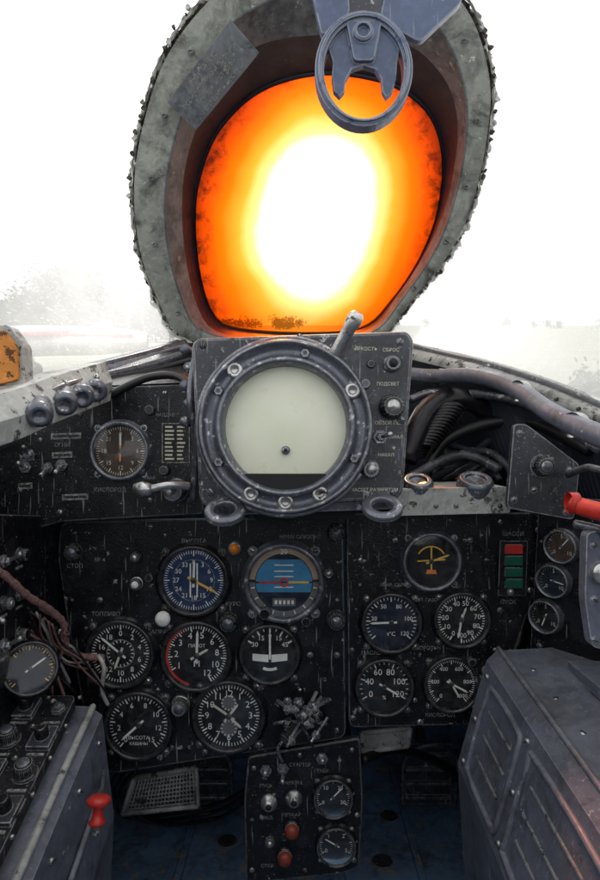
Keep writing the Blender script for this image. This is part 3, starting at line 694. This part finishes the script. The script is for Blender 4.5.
def sg_on(x,z): 
    p=XR@Vector((x,-.002,z)); d=p.y; return 300+p.x*FL/d,440-p.z*FL/d,d
for nm,x,z,f,h in (('hydraulic_pressure_gauge',-.020,.040,FBR,40),('air_pressure_gauge',-.030,-.004,FBD,100),('brake_pressure_gauge',-.040,-.050,FBK,200)):
    u,v,dd=sg_on(x,z); gauge(nm,u,v,.0195*FL/dd,d=dd,face=f,ticks=(20,5,-130,130),nums=('0','5','10'),ns=.25,rz=-48,hands=((h,.7,WHT),),scr=False,tm=CRM,bez=RNG)
mb=MB(); d=.50; mb.prism(rpoly(pp([(587,532),(680,525),(680,655),(592,648),(585,600)],d),.006),d,d+.012,BGR)
mb.prism(pp([(606,540),(680,535),(680,645),(606,640)],d+.012),d+.012,d+.05,BGR)
mb.lathe([(.009,0),(.009,-.006),(.006,-.008),(0,-.008)],SIL,T(P(600,572,d)),18)
for v in (545,600,640): screw(mb,P(594,v,d),.003)
mb.obj('electrical_box',bevel=.002)
mb=MB(); mb.tube([P(571,502,.52),P(585,508,.51),P(640,520,.46)],.0080,RED,12); mb.lathe([(.0095,.004),(.0095,-.004),(0,-.006)],RED,T(P(573,503,.518))@Matrix.Rotation(rad(90),4,'Z'),14)
mb.tube([P(575,524,.52),P(600,530,.50),P(640,545,.46)],.004,RNG,8)
mb.obj('emergency_jettison_handle')

# ============================================================ CONSOLES
rc=root('right_console'); mb=MB()
ys=[(.73,-.262),(.60,-.276),(.46,-.292),(.25,-.32),(-.3,-.38)]
top_in=[Vector((.245,y,z)) for y,z in ys]; top_out=[Vector((.43,y,z+.01)) for y,z in ys]
m1=[Vector((.232,y,z-.012)) for y,z in ys]; low=[Vector((.196,y,z-.14)) for y,z in ys]; bot=[Vector((.215,y,-.725)) for y,z in ys]
mb.loft([top_out,top_in,m1,low,bot],BGR,False)
mb.add([top_out[0],top_in[0],m1[0],low[0],bot[0],Vector((.43,.73,-.725))],[(0,1,2,3,4,5)],BGR)
mb.obj('console_body',rc,bevel=.003)
mb=MB()
def side(y,t,off=0,sg=1):
    zt=None
    for (ya,za),(yb,zb) in zip(ys,ys[1:]):
        if yb<=y<=ya: zt=za+(zb-za)*(ya-y)/(ya-yb)
    x=.232+(.196-.232)*t; z=zt-.012-.128*t
    return Vector((sg*(x-off),y,z-off*.3))
for (y0,y1,t0,t1) in ((.70,.60,.12,.9),(.575,.43,.12,.9),(.40,.25,.12,.9)):
    ring=[side(y0,t0+.1,.001),side(y0-.012,t0,.001),side(y1+.012,t0,.001),side(y1,t0+.1,.001),side(y1,t1-.1,.001),side(y1+.012,t1,.001),side(y0-.012,t1,.001),side(y0,t1-.1,.001)]
    mb.tube(ring,.0035,BGR,8,3,True)
    for q in (.3,.5,.7): mb.tube([side(y0-.015,q,.001),side(y1+.015,q,.001)],.0016,DGR,6,1)
for y in (.715,.588,.415): 
    for t in (.1,.5,.9): 
        X=T(side(y,t,.001))@Matrix.Rotation(rad(-75),4,'Z'); screw(mb,Vector((0,0,0)),.0035,SIL,xf=X)
mb.tube([Vector((.247,y,z+.003)) for y,z in ys],.003,BGR,8,4)
for y in (.68,.62,.56,.5): 
    X=T((.27,y,-.262-(.73-y)*.11))@Matrix.Rotation(rad(-90),4,'X'); screw(mb,Vector((0,0,0)),.0035,SIL,xf=X)
mb.box((.36,.60,-.262),(.10,.16,.012),BGR)
mb.obj('ribs_and_fasteners',rc,bevel=.001)
lc=root('left_console'); mb=MB()
yl=[(.70,-.318),(.60,-.350),(.48,-.392),(.25,-.44),(-.3,-.50)]
def L(x,dz=0): return [Vector((x,y,z+dz)) for y,z in yl]
mb.loft([L(-.43,.008),L(-.250),L(-.236,-.010),L(-.222,-.13),[Vector((-.235,y,-.725)) for y,z in yl]],BGR,False)
mb.add([L(-.43,.008)[0],L(-.250)[0],L(-.236,-.01)[0],L(-.222,-.13)[0],Vector((-.235,.70,-.725)),Vector((-.43,.70,-.725))],[(0,1,2,3,4,5)],BGR)
mb.tube(L(-.246,.002),.0040,LGR,8,4)
mb.obj('console_body',lc,bevel=.003)
sl=math.atan2(.392-.318,.22); mb=MB()
XT=T((-.328,.590,-.338))@Matrix.Rotation(sl,4,'X')@Matrix.Rotation(rad(-90),4,'X')
mb.prism(rpoly([(-.072,-.11),(.070,-.11),(.068,.100),(-.072,.100)],.008),-.010,.004,BLK,XT)
for i in range(5):
    for j in range(4):
        x=-.052+j*.036; z=-.09+i*.042
        if (i+j)%4==3: toggle(mb,Vector((x,-.010,z)),random.choice([-30,30]),xf=XT,mat=SIL)
        elif (i+j)%4==1: knob(mb,Vector((x,-.010,z)),.010,.014,BEZ,RNG,xf=XT)
        else:
            mb.box((x,-.0125,z),(.024,.005,.028),DGR,XT); mb.lathe([(.007,0),(.007,-.010),(.005,-.013),(0,-.013)],BEZ,XT@T((x,-.015,z)),14)
        screw(mb,Vector((x+.017,-.010,z+.019)),.0022,SIL,xf=XT)
        mb.box((x,-.0104,z-.019),(.018,.0008,.0028),DIM,XT)
mb.obj('switch_panel',lc,bevel=.0007)
mb=MB()
for y in (.68,.62,.55,.48):
    X=T((-.2335,y,-.345-(.70-y)*.33))@Matrix.Rotation(rad(80),4,'Z'); screw(mb,Vector((0,-.001,0)),.0032,SIL,xf=X)
mb.tube([Vector((-.228,.67,-.40)),Vector((-.224,.60,-.42)),Vector((-.224,.50,-.455))],.003,BGR,8)
mb.obj('console_fasteners',lc)
mb=MB(); S=-.318
mb.add([(S,.77,-.10),(S,.42,-.05),(S,.42,-.33),(S,.77,-.31),(S-.08,.77,-.10),(S-.08,.42,-.05),(S-.08,.42,-.33),(S-.08,.77,-.31)],[(0,1,2,3),(4,7,6,5),(0,4,5,1),(1,5,6,2),(2,6,7,3),(3,7,4,0)],BLK)
XL=T((S,.60,-.19))@Matrix.Rotation(rad(90),4,'Z')
for i in range(5):
    for j in range(3):
        z=.06-j*.045; x=-.08+i*.036
        q=Vector((x,0,z))
        if (i+j)%2: toggle(mb,q,30 if j%2 else -30,xf=XL)
        else: knob(mb,q,.007,.010,BEZ,SIL if i%2 else None,xf=XL)
        mb.box((x,-.0005,z-.014),(.016,.001,.003),DIM,XL)
mb.obj('left_side_panel',bevel=.0012)
gauge('trim_indicator',30,669,25,d=.655,face=FBD,ticks=(30,5,-130,130),rz=28,rx=-22,hands=((60,.7,WHT),),tm=YEL,scr=False)
mb=MB(); mb.add([P(-30,620,.775),P(90,620,.775),P(100,760,.775),P(60,720,.775),P(-30,720,.775)],[(0,1,2,3,4)],BLK); mb.obj('left_backing_plate',solid=.003)

mb=MB(); mb.tube([P(-30,560,.60),P(0,572,.62),P(28,596,.65),P(50,610,.68),P(64,625,.70),P(62,645,.71),P(75,655,.72),P(104,658,.735)],.0042,HOSE,10,8,rf=lambda i,k:1+.15*math.sin(i*2.2)); mb.obj('oxygen_hose')
mb=MB()
for i in range(9):
    a=random.uniform(-6,6); b_=random.uniform(-8,8)
    mb.tube([P(36+i*4,612+i*3,.68),P(45+a+i*3,640+b_,.70),P(66+b_+i*2,655+a,.71),P(88+i*2.4,662+i*4,.735)],.0014,random.choice([WCB,CAB,CAB,HOSE]),6,6)
mb.tube([P(98,655,.73),P(104,668,.725),P(102,690,.735),P(108,705,.745)],.0026,WCB,8)
for i in range(12):
    mb.tube([P(20+random.uniform(-20,40),600+random.uniform(0,30),.69),P(30+random.uniform(-10,40),640+random.uniform(-10,10),.70),P(45+random.uniform(-20,30),690+random.uniform(-10,15),.715)],.002,random.choice([CAB,CAB,HOSE,DGR]),6,6)
mb.obj('wiring_loom')
mb=MB(); mb.tube([P(103,755,.74),P(103,780,.66),P(99,802,.60)],.0020,SIL,8)
X=T(P(98,812,.595))@Matrix.Rotation(rad(75),4,'X')
mb.lathe([(.0,-.012),(.007,-.012),(.009,-.009),(.006,-.006),(.005,.004),(.0115,.007),(.012,.012),(.008,.015),(0,.015)],RED,X,24); mb.lathe([(.0045,-.02),(.0045,-.012)],SIL,X,12)
mb.obj('emergency_pull_knob')

# ============================================================ PEDESTAL
pd=root('center_pedestal'); d=.745; mb=MB()
mb.prism(rpoly(pp([(248,757),(360,738),(363,800),(359,868),(340,874),(246,884),(244,800)],d),.006),d,d+.01,BLK)
mb.prism(pp([(256,765),(354,748),(352,868),(254,872)],d),d+.01,d+.16,BLK2)
mb.obj('pedestal_box',pd,bevel=.0015)
mb=MB()
for u,v in [(254,768),(352,750),(252,870),(354,860),(300,755),(305,870),(252,820),(357,815)]: screw(mb,P(u,v,d),.0032)
for u,v in ((269,802),(294,798)):
    mb.lathe([(.0105,.001),(.0105,-.004),(.0075,-.005),(.007,-.010),(.004,-.012),(0,-.012)],SIL,T(P(u,v,d)),22); mb.lathe([(.004,-.012),(0,-.0145)],DRK,T(P(u,v,d)),12)
for u,v in ((292,828),(285,855)):
    mb.lathe([(.011,.001),(.011,-.004),(.0085,-.005)],BEZ,T(P(u,v,d)),22); mb.lathe([(.0085,-.004),(.0085,-.011),(.005,-.014),(0,-.0145)],CAPR,T(P(u,v,d)),22)
toggle(mb,P(266,770,d),-25); toggle(mb,P(283,768,d),25); toggle(mb,P(322,758,d),-25); knob(mb,P(270,840,d),.006,.008,BEZ,SIL)
mb.obj('pedestal_controls',pd)
for s,u,v,z in [('ПУСК',266,786,4),('АККУМ.',294,783,4),('ГЕНЕР.',322,771,4),('СТАРТЕР',300,765,4),('ВКЛ.',268,818,4),('ПОЖАР',292,815,4),('ОТКР.',268,866,4)]: text(s,P(u,v,d-.0007),z*d/FL*1.2,pd,DIM)
gauge('voltmeter',333,796,19,d=.745,face=FBK,ticks=(30,5,-120,120),nums=('0','10','20','30'),ns=.22,hands=((45,.7,WHT),),bez=BEZ)
gauge('ammeter',336,844,19,d=.745,face=FBK,ticks=(30,5,-120,120),nums=('0','1','2','3'),ns=.22,hands=((300,.7,WHT),),bez=BEZ)
def grille(name,pts,d):
    mb=MB(); a,b,c_,e=[P(u,v,d) for u,v in pts]
    n=20
    for i in range(n+1):
        t=i/n; mb.tube([a.lerp(b,t),e.lerp(c_,t)],.0013,LGR,5,1)
    for i in range(10):
        t=i/9; mb.tube([a.lerp(e,t),b.lerp(c_,t)],.0013,LGR,5,1)
    for p,q in ((a,b),(b,c_),(c_,e),(e,a)): mb.tube([p,q],.0035,LGR,6,1)
    mb.obj(name)
grille('floor_grille',[(134,778),(196,768),(198,806),(122,814)],.84)
grille('floor_grille',[(362,733),(410,728),(408,746),(362,752)],.82)
mb=MB()
for i in range(3):
    mb.tube([P(120+i*8,770,.80),P(112+i*5,790+i*3,.86),P(130+i*14,818+i*3,.92),P(210+i*4,806+i*6,1.0),P(246,790+i*6,.85)],.0035,CAB,8)
mb.tube([P(362,760,.8),P(400,750,.86),P(450,770,.95),P(470,800,1.0)],.007,CAB,8)
mb.obj('control_cables')
for sx in (-1,1):
    rpd=root('rudder_pedal'); mb=MB(); x=sx*.20+.03
    mb.box((x,1.06,-.60),(.085,.012,.11),DGR)
    for k_ in range(4): mb.box((x,1.052,-.565-k_*.025),(.08,.008,.006),RNG)
    mb.tube([Vector((x,1.07,-.60)),Vector((x,1.15,-.55)),Vector((x,1.3,-.50))],.010,DGR,8)
    mb.tube([Vector((x-.045,1.05,-.66)),Vector((x-.045,1.03,-.56)),Vector((x,1.02,-.53)),Vector((x+.045,1.03,-.56)),Vector((x+.045,1.05,-.66))],.004,RNG,8)
    mb.obj('pedal',rpd,bevel=.002)

# ============================================================ OUTSIDE WORLD
I=Matrix()
def gmat():
    m,nt,b=newmat('dry_grass_field'); tc=nd(nt,'ShaderNodeTexCoord').outputs['Object']
    a=nz(nt,.15,5,.7,tc); c=ramp(nt,a,[(.3,(.20,.21,.15)),(.55,(.30,.29,.24)),(.75,(.38,.37,.33))])
    f=nz(nt,6,3,.7,tc); c=mixc(nt,ramp(nt,f,[(.4,0),(.7,.5)]),c,(.18,.19,.13))
    nt.links.new(c,b.inputs['Base Color']); b.inputs['Roughness'].default_value=.95; return m
mb=MB(); K=40
rows=[]
for r in (0.01,5,20,60,150,400,1000,3000):
    rows.append([Vector((r*math.cos(2*math.pi*k_/K),r*math.sin(2*math.pi*k_/K),0)) for k_ in range(K)])
mb.loft(rows,gmat(),False,True)
mb.obj('ground',mw=I)
LEAF=plain('foliage',(.075,.095,.05),.8,var=.5,sc=.7); BARK=plain('bark',(.09,.07,.05),.9)
def tree(mb,x,y,h,w,nl=420,ls=.35):
    mb.tube([Vector((x,y,0)),Vector((x+.1*w*random.uniform(-1,1),y,h*.45)),Vector((x,y,h*.85))],h*.025,BARK,6,2)
    cl=[]
    for i in range(11):
        a=random.uniform(0,6.28); rr=random.uniform(0,.42)*w; z=h*random.uniform(.2,.88)
        cl.append((Vector((x+rr*math.cos(a),y+rr*math.sin(a),z)),w*random.uniform(.16,.30)))
        mb.tube([Vector((x,y,h*.4)),cl[-1][0]],h*.008,BARK,4,1)
    vs=[];fs=[]
    for i in range(nl):
        c,r=random.choice(cl); q=Vector((random.gauss(0,1),random.gauss(0,1),random.gauss(0,.8))).normalized()*r*random.uniform(.4,1.1)+c
        s=ls*random.uniform(.5,1.2); A=Vector((random.gauss(0,1),random.gauss(0,1),random.gauss(0,1))).normalized(); B=A.orthogonal().normalized()
        o=len(vs); vs+=[q-A*s,q+B*s*.6,q+A*s,q-B*s*.6]; fs.append((o,o+1,o+2,o+3))
    mb.add(vs,fs,LEAF)
mb=MB()
for i in range(36): # near clump on the port side
    u=random.uniform(5,185); dist=random.uniform(90,125); ang=math.atan((u-300)/FL)
    h=(6+7.0*math.exp(-((u-80)/55)**2))*dist/110*random.uniform(.8,1.05)
    tree(mb,dist*math.tan(ang),dist,h,h*.9,750,.48)
for i in range(34): # distant, thin hedge line to starboard and dead ahead
    u=random.choice([random.uniform(220,300),random.uniform(420,660)]); dist=random.uniform(330,420); ang=math.atan((u-300)/FL)
    h=random.uniform(5,8); tree(mb,dist*math.tan(ang),dist,h,h*1.6,160,.7)
mb.obj('tree_line',mw=I,recalc=False)
mb=MB()
for k_ in range(5): tree(mb,6.6+random.uniform(-.6,1.3),12+random.uniform(-.6,.8),1.9*random.uniform(.8,1.05),1.8,600,.10)
mb.obj('shrub',mw=I,recalc=False)
pa=root('parked_aircraft',T((-12.5,28,0))@Matrix.Rotation(rad(8),4,'Z')); mb=MB()
sec=[(-7,.12,2.2),(-6,.35,2.0),(-3,.62,1.9),(0,.72,1.85),(3,.68,1.85),(4.6,.5,1.85),(5.2,.36,1.85)]
rows=[[Vector((x,r*math.cos(2*math.pi*k_/20),z+r*math.sin(2*math.pi*k_/20))) for k_ in range(20)] for x,r,z in sec]
mb.loft(rows,SKIN,True,True)
for s in (-1,1):
    mb.add([(1.8,s*.5,2.2),(-1,s*.5,2.2),(-3.2,s*4.6,2.1),(-2,s*4.6,2.1),(1.8,s*.5,2.36),(-1,s*.5,2.36),(-3.2,s*4.6,2.2),(-2,s*4.6,2.2)],[(0,1,2,3),(4,7,6,5),(0,4,5,1),(1,5,6,2),(2,6,7,3),(3,7,4,0)],RED)
    mb.add([(-5.2,s*.2,2.6),(-6.2,s*.2,2.6),(-7,s*1.7,2.6),(-6.4,s*1.7,2.6),(-5.2,s*.2,2.66),(-6.2,s*.2,2.66),(-7,s*1.7,2.66),(-6.4,s*1.7,2.66)],[(0,1,2,3),(4,7,6,5),(0,4,5,1),(1,5,6,2),(2,6,7,3),(3,7,4,0)],SKIN)
    mb.tube([Vector((-.5,s*1.2,2.2)),Vector((-.5,s*1.3,.5))],.07,SKIN,8,1); mb.lathe([(0,-.1),(.38,-.1),(.42,0),(.38,.1),(0,.1)],CAB,T((-.5,s*1.3,.42)),20)
mb.tube([Vector((-6.5,-.66,2.0)),Vector((-3,-.68,2.2)),Vector((4.6,-.6,2.1))],.09,RED,8,2)
mb.prism([(-4.6,2.4),(-6.2,4.1),(-7.2,4.1),(-6.8,2.2)],-.05,.05,SKIN)
mb.tube([Vector((4,0,1.5)),Vector((4,0,.5))],.06,SKIN,8,1); mb.lathe([(0,-.1),(.3,-.1),(.34,0),(.3,.1),(0,.1)],CAB,T((4,0,.34)),20)
mb.lathe([(.45,-.9),(.4,-.4),(.1,.1),(0,.1)],GLS,T((2.6,0,2.35))@Matrix.Rotation(rad(90),4,'Z'),16)
mb.obj('airframe',pa)

# ------------------------------------------------------------ light & camera
sc=bpy.context.scene
w=bpy.data.worlds.new('World'); sc.world=w; w.use_nodes=True; nt=w.node_tree; bg=nt.nodes['Background']
sky=nt.nodes.new('ShaderNodeTexSky'); sky.sky_type='NISHITA'; sky.sun_disc=False; sky.sun_elevation=rad(42); sky.sun_rotation=rad(-6); sky.dust_density=3; sky.air_density=1.0; sky.ozone_density=1
hs=nt.nodes.new('ShaderNodeHueSaturation'); hs.inputs['Saturation'].default_value=.25
nt.links.new(sky.outputs[0],hs.inputs['Color'])
# overcast haze layer blended into the clear-sky model
mx=mixc(nt,.5,hs.outputs[0],(11.,11.1,11.3))
nt.links.new(mx,bg.inputs[0]); bg.inputs[1].default_value=.18
sl_=bpy.data.lights.new('sun','SUN'); sl_.energy=3.8; sl_.angle=rad(5); sl_.color=(1,.96,.90)
so=bpy.data.objects.new('sun',sl_); sc.collection.objects.link(so)
dirn=Vector((math.sin(rad(-6))*math.cos(rad(42)),math.cos(rad(-6))*math.cos(rad(42)),math.sin(rad(42))))
so.rotation_euler=dirn.to_track_quat('Z','Y').to_euler(); so.location=(0,0,30)
cam=bpy.data.cameras.new('camera'); cam.sensor_fit='VERTICAL'; cam.sensor_height=36; cam.lens=24.01; cam.clip_start=.01; cam.clip_end=6000
co=bpy.data.objects.new('camera',cam); sc.collection.objects.link(co); co.matrix_world=M@Matrix.Rotation(rad(90),4,'X'); sc.camera=co
sc.view_settings.view_transform='Standard'; sc.view_settings.look='None'; sc.view_settings.exposure=0
